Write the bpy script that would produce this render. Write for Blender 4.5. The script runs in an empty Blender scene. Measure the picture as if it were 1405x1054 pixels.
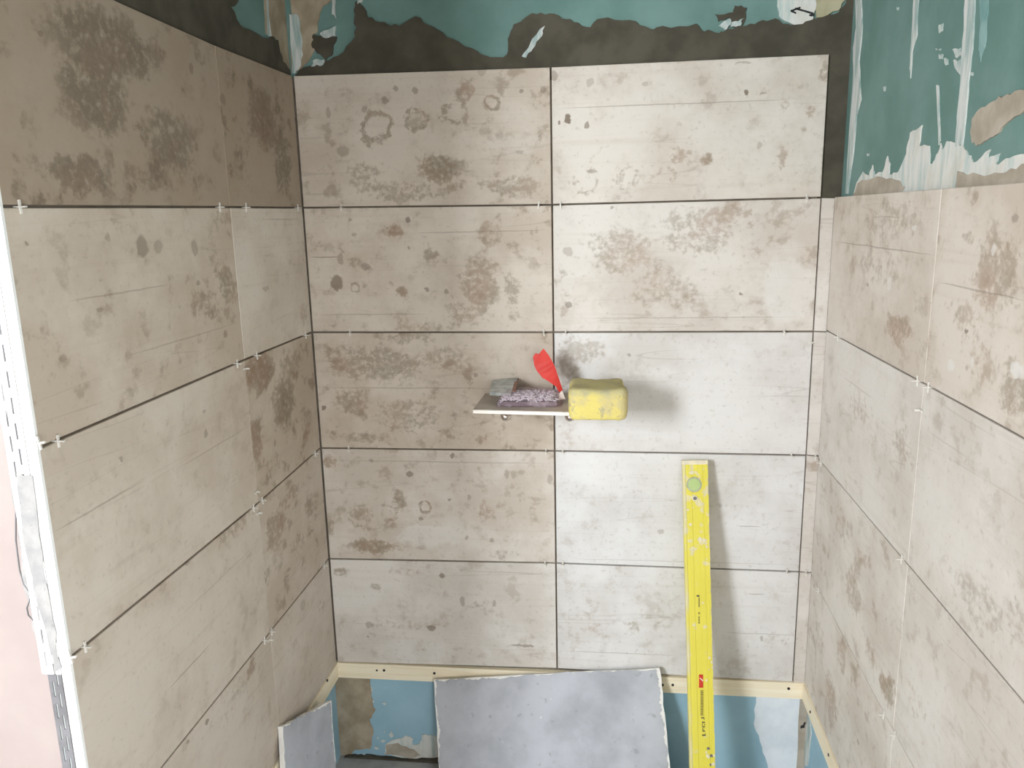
import bpy, bmesh, math, random
from mathutils import Vector, Matrix
random.seed(7)
scene = bpy.context.scene
COL = scene.collection
W, H = 1405, 1054

# ------------------------------------------------------------------ camera
FZ = 1.808                                   # tile-course top above the floor
F = 1086.78
CAM = Vector((0.7277, -1.8842, FZ - 0.3251))
RGT = Vector((0.99302772, 0.11587771, -0.02164027))
FWD = Vector((-0.11783497, 0.97063691, -0.20971150))
UPV = Vector((-0.00329604, 0.21079932, 0.97752380))
cd = bpy.data.cameras.new('camera'); cam = bpy.data.objects.new('camera', cd); COL.objects.link(cam)
cd.sensor_fit = 'HORIZONTAL'; cd.sensor_width = 36; cd.lens = F / W * 36; cd.clip_start = 0.02
cam.matrix_world = Matrix(((RGT.x, UPV.x, -FWD.x, CAM.x), (RGT.y, UPV.y, -FWD.y, CAM.y),
                           (RGT.z, UPV.z, -FWD.z, CAM.z), (0, 0, 0, 1)))
scene.camera = cam
# ------------------------------------------------------------------ world, light, exposure
wd = bpy.data.worlds.new('world'); scene.world = wd; wd.use_nodes = True
bg = wd.node_tree.nodes['Background']; bg.inputs[0].default_value = (0.75, 0.85, 1, 1); bg.inputs[1].default_value = 0.6
def area(name, loc, target, sx, sy, power, col):
    l = bpy.data.lights.new(name, 'AREA'); l.shape = 'RECTANGLE'; l.size = sx; l.size_y = sy
    l.energy = power; l.color = col
    o = bpy.data.objects.new(name, l); COL.objects.link(o); o.location = loc
    o.rotation_euler = (Vector(target) - Vector(loc)).to_track_quat('-Z', 'Y').to_euler()
    return o
WX, WY, WZ = -1.26, -3.30, 1.92              # centre of the window behind the photographer
area('window_daylight', (WX, WY - 0.10, WZ), (WX, 0, WZ), 0.80, 0.95, 130, (0.90, 0.955, 1.0))
DY, DZ = -2.62, 1.05                         # added fill light in a made-up, unseen opening of the right wall
area('side_fill_light', (1.36, DY, DZ), (0, DY, DZ), 1.00, 1.20, 50, (0.94, 0.97, 1.0))
vs = scene.view_settings
vs.view_transform = 'Standard'; vs.look = 'None'; vs.gamma = 1; vs.use_curve_mapping = False
vs.exposure = 0.20
scene.cycles.use_denoising = True
scene.cycles.diffuse_bounces = 6; scene.cycles.max_bounces = 10

# ------------------------------------------------------------------ helpers
def ray(px, py):
    return (RGT * ((px - 702.5) / F) + FWD - UPV * ((py - 527) / F))
def at(px, py, ax, val):                     # where a sight line meets the plane axis = val
    d = ray(px, py); return CAM + d * ((val - CAM[ax]) / d[ax])
def frame(o, u, v):
    u = Vector(u).normalized(); v = Vector(v).normalized(); n = u.cross(v)
    return Matrix(((u.x, v.x, n.x, o[0]), (u.y, v.y, n.y, o[1]), (u.z, v.z, n.z, o[2]), (0, 0, 0, 1)))
FB = frame((0, 0, 0), (1, 0, 0), (0, 0, 1))                # back wall, tile face
FL = frame((0, 0, 0), (0, 1, 0), (0, 0, 1))                # left wall, tile face
FR = frame((1.2319, 0, 0), (-0.01, -1, 0), (0, 0, 1))      # right wall, tile face
FP = frame((0, -0.979, 0), (1, 0, 0), (0, 0, 1))           # return wall left of the niche
def loc2(fr, px, py, n=0.0):                               # pixel -> (u, v) in a wall's own plane
    N = fr.col[2].to_3d(); O = fr.col[3].to_3d() + N * n
    d = ray(px, py); p = CAM + d * ((O - CAM).dot(N) / d.dot(N))
    q = fr.inverted() @ p
    return q.x, q.y
def lin(c):
    return tuple(((x / 255) / 12.92 if x / 255 <= 0.04045 else ((x / 255 + 0.055) / 1.055) ** 2.4) for x in c) + (1,)
def mesh(name, verts, faces, mats, parent=None, matidx=None, smooth=False):
    me = bpy.data.meshes.new(name); me.from_pydata([tuple(v) for v in verts], [], faces); me.update()
    for m in (mats if isinstance(mats, (list, tuple)) else [mats]): me.materials.append(m)
    if matidx: me.polygons.foreach_set('material_index', matidx)
    if smooth: me.polygons.foreach_set('use_smooth', [True] * len(me.polygons))
    o = bpy.data.objects.new(name, me); COL.objects.link(o); o.parent = parent
    return o
def from_bm(name, bm, mats, parent=None, smooth=False):
    me = bpy.data.meshes.new(name); bmesh.ops.recalc_face_normals(bm, faces=bm.faces); bm.to_mesh(me); bm.free()
    for m in (mats if isinstance(mats, (list, tuple)) else [mats]): me.materials.append(m)
    if smooth: me.polygons.foreach_set('use_smooth', [True] * len(me.polygons))
    o = bpy.data.objects.new(name, me); COL.objects.link(o); o.parent = parent
    return o
def bbox(bm, x0, x1, y0, y1, z0, z1, bev=0):
    r = bmesh.ops.create_cube(bm, size=1)
    for v in r['verts']:
        v.co = Vector(((x0 + x1) / 2 + v.co.x * (x1 - x0), (y0 + y1) / 2 + v.co.y * (y1 - y0), (z0 + z1) / 2 + v.co.z * (z1 - z0)))
    if bev:
        es = list({e for v in r['verts'] for e in v.link_edges})
        bmesh.ops.bevel(bm, geom=es, offset=bev, segments=2, affect='EDGES')
def box(name, x0, x1, y0, y1, z0, z1, mat, parent=None, bev=0):
    bm = bmesh.new(); bbox(bm, x0, x1, y0, y1, z0, z1, bev); return from_bm(name, bm, mat, parent)
def tag(o, label=None, cat=None, group=None, kind=None):
    if label: o['label'] = label
    if cat: o['category'] = cat
    if group: o['group'] = group
    if kind: o['kind'] = kind
    return o
def empty(name, loc=(0, 0, 0), rot=None):
    o = bpy.data.objects.new(name, None); COL.objects.link(o); o.location = loc; o.empty_display_size = 0.05
    if rot is not None: o.rotation_euler = rot
    return o
def prism(outline, n0, n1):                                # outline [(u,v)] -> verts, faces
    k = len(outline)
    vs_ = [(u, v, n1) for u, v in outline] + [(u, v, n0) for u, v in outline]
    fs = [tuple(range(k)), tuple(range(2 * k - 1, k - 1, -1))]
    fs += [(i, i + k, (i + 1) % k + k, (i + 1) % k) for i in range(k)]
    return vs_, fs
def ccw(p):
    a = sum(p[i][0] * p[(i + 1) % len(p)][1] - p[(i + 1) % len(p)][0] * p[i][1] for i in range(len(p)))
    return p if a > 0 else p[::-1]
def jag(p, amp, lev=2, rnd=random):                        # midpoint displacement of an outline
    for _ in range(lev):
        q = []
        for i, a in enumerate(p):
            b = p[(i + 1) % len(p)]; L = math.hypot(b[0] - a[0], b[1] - a[1])
            q.append(a)
            if L > 0.003:
                d = rnd.uniform(-1, 1) * min(amp, L * 0.22)
                q.append(((a[0] + b[0]) / 2 - (b[1] - a[1]) / L * d, (a[1] + b[1]) / 2 + (b[0] - a[0]) / L * d))
        p = q
    return p

# ------------------------------------------------------------------ materials
class NT:
    def __init__(s, name):
        s.m = bpy.data.materials.new(name); s.m.use_nodes = True; s.t = s.m.node_tree; s.n = s.t.nodes
        s.b = s.n['Principled BSDF']
    def new(s, ty, **kw):
        x = s.n.new(ty)
        for k, v in kw.items(): setattr(x, k, v)
        return x
    def ln(s, a, b): s.t.links.new(a, b)
    def put(s, sock, v):
        if hasattr(v, 'is_output'): s.ln(v, sock)
        else: sock.default_value = v
    def math(s, op, a, b=None, c=None, clamp=False):
        x = s.new('ShaderNodeMath', operation=op, use_clamp=clamp); s.put(x.inputs[0], a)
        if b is not None: s.put(x.inputs[1], b)
        if c is not None: s.put(x.inputs[2], c)
        return x.outputs[0]
    def vec(s, op, a, b=None):
        x = s.new('ShaderNodeVectorMath', operation=op); s.put(x.inputs[0], a)
        if b is not None: s.put(x.inputs[1], b)
        return x.outputs['Value'] if op == 'LENGTH' else x.outputs[0]
    def noise(s, vec, scale, detail=3, rough=0.5, color=False):
        x = s.new('ShaderNodeTexNoise'); s.put(x.inputs['Vector'], vec)
        x.inputs['Scale'].default_value = scale; x.inputs['Detail'].default_value = detail; x.inputs['Roughness'].default_value = rough
        return x.outputs['Color'] if color else x.outputs['Fac']
    def rng(s, v, a, b, c=0.0, d=1.0, smooth=True):
        x = s.new('ShaderNodeMapRange', interpolation_type='SMOOTHSTEP' if smooth else 'LINEAR', clamp=True)
        s.put(x.inputs[0], v)
        for i, q in enumerate((a, b, c, d)): x.inputs[i + 1].default_value = q
        return x.outputs[0]
    def mix(s, f, a, b):
        x = s.new('ShaderNodeMix', data_type='RGBA'); s.put(x.inputs[0], f); s.put(x.inputs[6], a); s.put(x.inputs[7], b)
        return x.outputs[2]
    def obj(s):
        return s.new('ShaderNodeTexCoord').outputs['Object']
    def bump(s, h, strength=0.3, dist=0.002):
        x = s.new('ShaderNodeBump'); x.inputs['Strength'].default_value = strength; x.inputs['Distance'].default_value = dist
        s.ln(h, x.inputs['Height']); s.ln(x.outputs[0], s.b.inputs['Normal'])
    def done(s, color, rough=0.6, metal=0.0, spec=0.5):
        s.put(s.b.inputs['Base Color'], color); s.put(s.b.inputs['Roughness'], rough); s.b.inputs['Metallic'].default_value = metal
        s.b.inputs['Specular IOR Level'].default_value = spec
        return s.m
def blotchy(name, c1, c2, scale=6, rough=0.8, lo=0.35, hi=0.65, bump=0.2, fine=60, spec=0.3, metal=0, c3=None):
    t = NT(name); p = t.obj(); n = t.noise(p, scale, 5, 0.6); f = t.noise(p, fine, 4, 0.6)
    col = t.mix(t.rng(n, lo, hi), lin(c1), lin(c2))
    if c3: col = t.mix(t.rng(f, 0.6, 0.75, 0, 0.7), col, lin(c3))
    t.bump(t.math('ADD', t.math('MULTIPLY', f, 0.5), n), bump, 0.002)
    return t.done(col, rough, metal, spec)

M = {}
M['teal'] = blotchy('green_board', (98, 130, 122), (114, 144, 138), 5, 0.75, bump=0.1)
M['blue'] = blotchy('daylit_green_board', (148, 182, 198), (160, 194, 208), 5, 0.75, bump=0.1)
M['adhesive'] = blotchy('grey_adhesive', (70, 66, 55), (86, 81, 69), 12, 0.85, bump=0.6, fine=40)
M['joint'] = blotchy('joint_adhesive', (112, 103, 92), (132, 122, 110), 20, 0.9, bump=0.4)
t = NT('white_plaster'); p = t.obj(); g = t.noise(t.vec('MULTIPLY', p, (45, 9, 1)), 1.0, 4, 0.6); n = t.noise(p, 14, 4, 0.6)
c = t.mix(t.rng(g, 0.34, 0.56), lin((178, 194, 190)), lin((214, 214, 208))); c = t.mix(t.rng(n, 0.5, 0.7, 0, 0.5), c, lin((198, 192, 178)))
t.bump(n, 0.3); M['plaster'] = t.done(c, 0.85)
t = NT('thin_white_smear'); p = t.obj(); g = t.noise(t.vec('MULTIPLY', p, (60, 7, 1)), 1.0, 4, 0.6); n = t.noise(p, 40, 4, 0.6)
c = t.mix(t.rng(g, 0.36, 0.6), lin((148, 170, 166)), lin((206, 208, 204))); t.bump(n, 0.3); M['pale'] = t.done(c, 0.85)
M['beige'] = blotchy('beige_filler', (150, 136, 114), (178, 164, 142), 14, 0.85, bump=0.4)
M['tan'] = blotchy('tan_filler', (160, 150, 134), (184, 174, 160), 12, 0.85, bump=0.3)
M['yellow_filler'] = blotchy('yellowish_filler', (160, 154, 124), (178, 172, 144), 14, 0.85, bump=0.3)
M['pink'] = blotchy('pink_plaster', (160, 146, 142), (168, 155, 150), 3, 0.85, bump=0.25)
M['roomwall'] = blotchy('room_plaster', (222, 216, 210), (232, 226, 220), 3, 0.85, bump=0.1)
M['ceil'] = blotchy('ceiling_board', (112, 108, 102), (126, 120, 114), 3, 0.9, bump=0.1)
M['floor'] = blotchy('concrete_floor', (150, 149, 148), (176, 175, 173), 8, 0.85, bump=0.5, c3=(132, 128, 124))
M['skim'] = blotchy('dirty_skim', (146, 144, 143), (166, 163, 161), 24, 0.9, bump=0.5, c3=(126, 123, 122))
M['lowfill'] = blotchy('bluish_white_filler', (214, 220, 226), (230, 234, 238), 10, 0.85, bump=0.3)
M['white'] = blotchy('white_profile', (236, 236, 234), (244, 244, 242), 12, 0.45, bump=0.1)
M['metal'] = blotchy('dull_zinc', (104, 102, 104), (126, 124, 126), 20, 0.5, bump=0.2)
M['batten'] = None
t = NT('pale_pine'); p = t.obj(); q = t.vec('MULTIPLY', p, (1.5, 40, 40))
g = t.noise(q, 3, 4, 0.6); M['batten'] = t.done(t.mix(t.rng(g, 0.3, 0.75), lin((246, 236, 212)), lin((234, 219, 188))), 0.65)
M['screw'] = blotchy('dark_screw', (46, 42, 40), (70, 64, 60), 60, 0.5, bump=0.1, metal=0.3)
M['spacer'] = blotchy('spacer_plastic', (214, 210, 202), (224, 220, 212), 40, 0.5, bump=0.05)
M['black'] = blotchy('black_marker', (38, 38, 40), (52, 52, 54), 40, 0.6, bump=0.05)
M['gypsum'] = blotchy('gypsum_core', (226, 224, 220), (240, 238, 234), 30, 0.9, bump=0.6)
t = NT('grey_board_paper'); p = t.obj(); n = t.noise(p, 5, 5, 0.6); f = t.noise(p, 38, 4, 0.55); sp = t.noise(p, 70, 2, 0.5)
c = t.mix(t.rng(n, 0.32, 0.68), lin((154, 156, 162)), lin((184, 186, 193)))
c = t.mix(t.rng(f, 0.62, 0.72, 0, 0.5), c, lin((134, 134, 138))); c = t.mix(t.rng(sp, 0.735, 0.76), c, lin((214, 214, 218)))
t.bump(n, 0.15); M['paper'] = t.done(c, 0.6)

CREAM, TAN, BROWN = (213, 202, 188), (184, 167, 148), (148, 130, 110)
def tile_mat(key, stains, mottle=0.5, seed=0.0, cool=0.0, tone=0.0):
    t = NT('tile_' + key)
    p = t.obj(); ps = t.vec('ADD', p, (seed, seed * 1.7, seed * 0.6))
    n1 = t.noise(ps, 4.5, 6, 0.62); n2 = t.noise(ps, 24, 5, 0.62); n3 = t.noise(ps, 90, 4, 0.6)
    st = t.noise(t.vec('MULTIPLY', ps, (2.2, 60, 1)), 1.0, 4, 0.6)
    ln_ = t.noise(t.vec('MULTIPLY', ps, (1.1, 26, 1)), 1.0, 1, 0.4)
    base = lin(tuple(a * (1 - cool) + b * cool for a, b in zip(CREAM, (222, 221, 220))))
    tan = lin(tuple(a * (1 - cool) + b * cool for a, b in zip(TAN, (194, 189, 183))))
    if tone:                                                # darker print, with some wall shade mixed into the tile colour
        base, tan = [tuple(a * (1 - tone) + b * tone for a, b in zip(x, lin(BROWN))) for x in (base, tan)]
    col = t.mix(t.rng(n1, 0.36, 0.64, 0, 0.45 + 0.45 * mottle), base, tan)
    col = t.mix(t.rng(st, 0.5, 0.8, 0, 0.28), col, tan)                               # fine horizontal veining
    line = t.math('ABSOLUTE', t.math('SUBTRACT', ln_, 0.56))
    col = t.mix(t.math('MULTIPLY', t.rng(line, 0.0, 0.008, 0.26, 0.0), t.rng(n1, 0.4, 0.55)), col, lin((142, 128, 112)))
    col = t.mix(t.math('MULTIPLY', t.rng(n2, 0.53, 0.66, 0, min(1.0, 1.05 * mottle)), t.rng(n1, 0.38, 0.56)), col, lin(tuple(x * (1 - 0.25 * tone) for x in BROWN)))
    wn = t.vec('SUBTRACT', t.noise(ps, 16, 6, 0.7, color=True), (0.5, 0.5, 0.5))
    wf = t.vec('SUBTRACT', t.noise(ps, 70, 4, 0.65, color=True), (0.5, 0.5, 0.5))
    wp = t.vec('ADD', p, t.vec('ADD', t.vec('MULTIPLY', wn, (0.10, 0.085, 0)), t.vec('MULTIPLY', wf, (0.020, 0.020, 0))))
    wq = t.vec('ADD', p, t.vec('ADD', t.vec('MULTIPLY', wn, (0.012, 0.012, 0)), t.vec('MULTIPLY', wf, (0.014, 0.014, 0))))
    wl = t.vec('ADD', p, t.vec('MULTIPLY', wn, (0.0, 0.006, 0)))
    acc = dark = pale = None
    for (ty, cx, cy, rx, ry, s) in stains:
        w = wp if min(rx, ry) > 0.02 else wl if ry < 0.0028 else wq
        d = t.vec('LENGTH', t.vec('MULTIPLY', t.vec('SUBTRACT', w, (cx, cy, 0)), (1 / rx, 1 / ry, 0)))
        if ty == 'R': m = t.rng(t.math('ABSOLUTE', t.math('SUBTRACT', d, 0.85)), 0.05, 0.42, s * 0.9, 0.0)
        elif ty == 'S': m = t.rng(d, 0.45, 1.3, s, 0.0)
        else: m = t.rng(d, 0.75, 1.1, s, 0.0)
        if ty in 'SR': acc = m if acc is None else t.math('MAXIMUM', acc, m)
        elif ty == 'D': dark = m if dark is None else t.math('MAXIMUM', dark, m)
        else: pale = m if pale is None else t.math('MAXIMUM', pale, m)
    if acc is not None:
        nn = t.math('ADD', t.math('MULTIPLY', n2, 0.5), t.math('MULTIPLY', n3, 0.5))
        edge = t.rng(t.math('ADD', acc, t.math('MULTIPLY', t.math('SUBTRACT', nn, 0.5), 2.6)), 0.22, 0.62)
        hue = t.noise(ps, 9, 2); bc = t.mix(t.rng(hue, 0.4, 0.62), lin(tuple(x * (1 - 0.30 * tone) * (1 - 0.45 * cool) + 0.45 * cool * y for x, y in zip((144, 129, 108), (184, 178, 170)))), lin(tuple(x * (1 - 0.30 * tone) * (1 - 0.45 * cool) + 0.45 * cool * y for x, y in zip((160, 135, 114), (192, 178, 168)))))
        body = t.math('MULTIPLY', acc, t.rng(n3, 0.36, 0.60, 0.72, 1.12))
        col = t.mix(t.math('MULTIPLY', edge, body, clamp=True), col, bc)
        col = t.mix(t.math('MULTIPLY', acc, t.rng(n3, 0.40, 0.30, 0, 0.6)), col, lin(tuple(x * (1 - 0.3 * tone) for x in (218, 208, 192))))   # pale crystals
    if dark is not None: col = t.mix(dark, col, lin((124, 108, 92)))
    if pale is not None: col = t.mix(pale, col, lin((226, 224, 220)))
    col = t.mix(t.rng(n3, 0.56, 0.74, 0, 0.28), col, lin((150, 136, 120)))
    h = t.math('ADD', t.math('MULTIPLY', n2, 0.5), t.math('MULTIPLY', n3, 0.25))
    if acc is not None: h = t.math('SUBTRACT', h, t.math('MULTIPLY', acc, t.math('MULTIPLY', n3, 0.6)))
    t.bump(h, 0.22, 0.002)
    return t.done(col, t.rng(n2, 0.3, 0.7, 0.42, 0.6), spec=0.35)

# ------------------------------------------------------------------ room shell
def slab(name, fr, u0, u1, v0, v1, n0, n1, mat):
    o = box(name, u0, u1, v0, v1, n0, n1, mat); o.matrix_world = fr; o['kind'] = 'structure'; return o
CE = 2.5
VB = FZ - 1.55                                             # underside of the back batten
wall_back = slab('wall_back', FB, -0.014, 1.249, 0, CE, -0.112, -0.012, M['teal'])
wall_left = slab('wall_left', FL, -0.875, 0.012, 0, CE, -0.112, -0.014, M['teal'])
bm = bmesh.new(); e0, e1 = -DY - 0.56, -DY + 0.56
bbox(bm, -0.012, e0, 0, CE, -0.116, -0.0165); bbox(bm, e1, 3.31, 0, CE, -0.116, -0.0165); bbox(bm, e0, e1, 1.76, CE, -0.116, -0.0165)
wall_right = from_bm('wall_right', bm, M['teal']); wall_right.matrix_world = FR; wall_right['kind'] = 'structure'
wall_return = slab('wall_return', FP, -2.25, -0.014, 0, CE, -0.104, 0.004, M['pink'])
wall_outer = box('wall_outer', -2.35, -2.25, -3.3, -0.875, 0, CE, M['roomwall']); wall_outer['kind'] = 'structure'
# front wall with a window opening
bm = bmesh.new()
x0, x1, z0, z1 = WX - 0.46, WX + 0.46, WZ - 0.54, WZ + 0.54
bbox(bm, -2.35, x0, -3.40, -3.30, 0, CE); bbox(bm, x1, 1.40, -3.40, -3.30, 0, CE)
bbox(bm, x0, x1, -3.40, -3.30, 0, z0); bbox(bm, x0, x1, -3.40, -3.30, z1, CE)
tag(from_bm('wall_front', bm, M['roomwall']), kind='structure')
win = empty('window_1', (WX, -3.35, z0)); win['kind'] = 'structure'
for nm, a in (('window_frame', (-0.46, -0.41, 0, z1 - z0)), ('window_frame', (0.41, 0.46, 0, z1 - z0)),
              ('window_frame', (-0.41, 0.41, 0, 0.05)), ('window_frame', (-0.41, 0.41, z1 - z0 - 0.05, z1 - z0))):
    box(nm, a[0], a[1], -0.03, 0.03, a[2], a[3], M['white'], win, 0.004)
dr = empty('fill_opening_1', (1.28, DY, 0)); dr['kind'] = 'structure'  # frame of the made-up opening around the added fill light
for a in ((-0.56, -0.52, 0, 1.76), (0.52, 0.56, 0, 1.76), (-0.52, 0.52, 1.72, 1.76), (-0.52, 0.52, 0, 0.05)):
    box('fill_opening_frame', -0.03, 0.03, a[0], a[1], a[2], a[3], M['white'], dr, 0.004)
floor = box('floor', -2.35, 1.40, -3.40, 0.15, -0.08, 0, M['floor']); floor['kind'] = 'structure'
ceiling = box('ceiling', -2.35, 1.40, -3.40, 0.15, CE, CE + 0.08, M['ceil']); ceiling['kind'] = 'structure'

shade_slab = box('added_shade_ceiling', -0.005, 1.235, -0.97, 0.010, 2.06, 2.16, M['ceil']); shade_slab['kind'] = 'structure'  # unseen low ceiling, added to darken the top of the niche

# lower board, below the battens: the same green board, its bluer daylight put into the colour
o = box('lower_board', -0.013, 1.248, 0.0, FZ - 1.535, -0.0125, -0.0105, M['blue'], wall_back)
o = box('lower_board', -0.8, 0.010, 0.0, FZ - 1.535, -0.0145, -0.0125, M['blue'], wall_left)
o = box('lower_board', -0.009, 1.2, 0.0, FZ - 1.535, -0.017, -0.015, M['blue'], wall_right)
# adhesive bed that shows dark in the open joints
box('adhesive_bed', -0.010, 1.234, FZ - 1.508, FZ - 0.304, -0.0125, -0.0088, M['joint'], wall_back)
box('adhesive_bed', -0.010, 1.205, FZ - 0.32, FZ - 0.002, -0.0122, -0.0088, M['joint'], wall_back)
box('adhesive_bed', -0.965, -0.001, FZ - 1.508, FZ - 0.008, -0.0145, -0.0088, M['joint'], wall_left)
box('adhesive_bed', 0.001, 1.80, FZ - 1.508, FZ - 0.306, -0.017, -0.0088, M['joint'], wall_right)

# ------------------------------------------------------------------ tiles
T = 0.302
TONE = {'left_1a': 0.78, 'left_1b': 0.78, 'left_2a': 0.14, 'left_3a': 0.1, 'left_3b': 0.3, 'left_4a': 0.16, 'left_4b': 0.22, 'left_5a': 0.22, 'left_5b': 0.2, 'back_1a': 0.12, 'back_2a': 0.05, 'back_3a': 0.12}
ZR = [FZ - k * T for k in range(6)]
def tile(wall, key, quad, stains=(), mottle=0.5, cool=0.0, fr=FB, gap=(0.002, 0.002)):
    """quad: corner nodes bl, br, tr, tl in the wall plane; stains given in picture pixels"""
    gu, gv = gap
    bl, br, tr, tl = quad
    q = [(bl[0] + gu, bl[1] + gv), (br[0] - gu, br[1] + gv), (tr[0] - gu, tr[1] - gv), (tl[0] + gu, tl[1] - gv)]
    c = (sum(a for a, _ in q) / 4, sum(b for _, b in q) / 4)
    q = [(a - c[0], b - c[1]) for a, b in q]
    k = 0.0009; vv = []
    for a, b in q: vv.append((a, b, -0.009))
    for a, b in q: vv.append((a, b, -k))
    for a, b in q: vv.append((a - math.copysign(k, a), b - math.copysign(k, b), 0))
    fs = [(3, 2, 1, 0), (8, 9, 10, 11)]
    for r in (0, 4): fs += [(r + i, r + (i + 1) % 4, r + 4 + (i + 1) % 4, r + 4 + i) for i in range(4)]
    ss = []
    for s in stains:
        ty = s[0]
        if ty == 'L':                                      # thin natural seam between two points
            a = loc2(fr, s[1], s[2]); b = loc2(fr, s[3], s[4])
            ss.append(('D', (a[0] + b[0]) / 2 - c[0], (a[1] + b[1]) / 2 - c[1], abs(b[0] - a[0]) / 2, s[6] if len(s) > 6 else 0.0016, s[5])); continue
        ce = loc2(fr, s[1], s[2]); ex = loc2(fr, s[1] + s[3], s[2]); ey = loc2(fr, s[1], s[2] + s[4])
        ss.append((ty, ce[0] - c[0], ce[1] - c[1], max(0.003, abs(ex[0] - ce[0])), max(0.003, abs(ey[1] - ce[1])), s[5]))
    tile.n += 1
    o = mesh('tile', vv, fs, tile_mat(key, ss, mottle, tile.n * 3.17, cool, TONE.get(key, 0.0)), wall)
    o.location = (c[0], c[1], random.uniform(-0.0006, 0.0))
    return o
tile.n = 0
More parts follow.
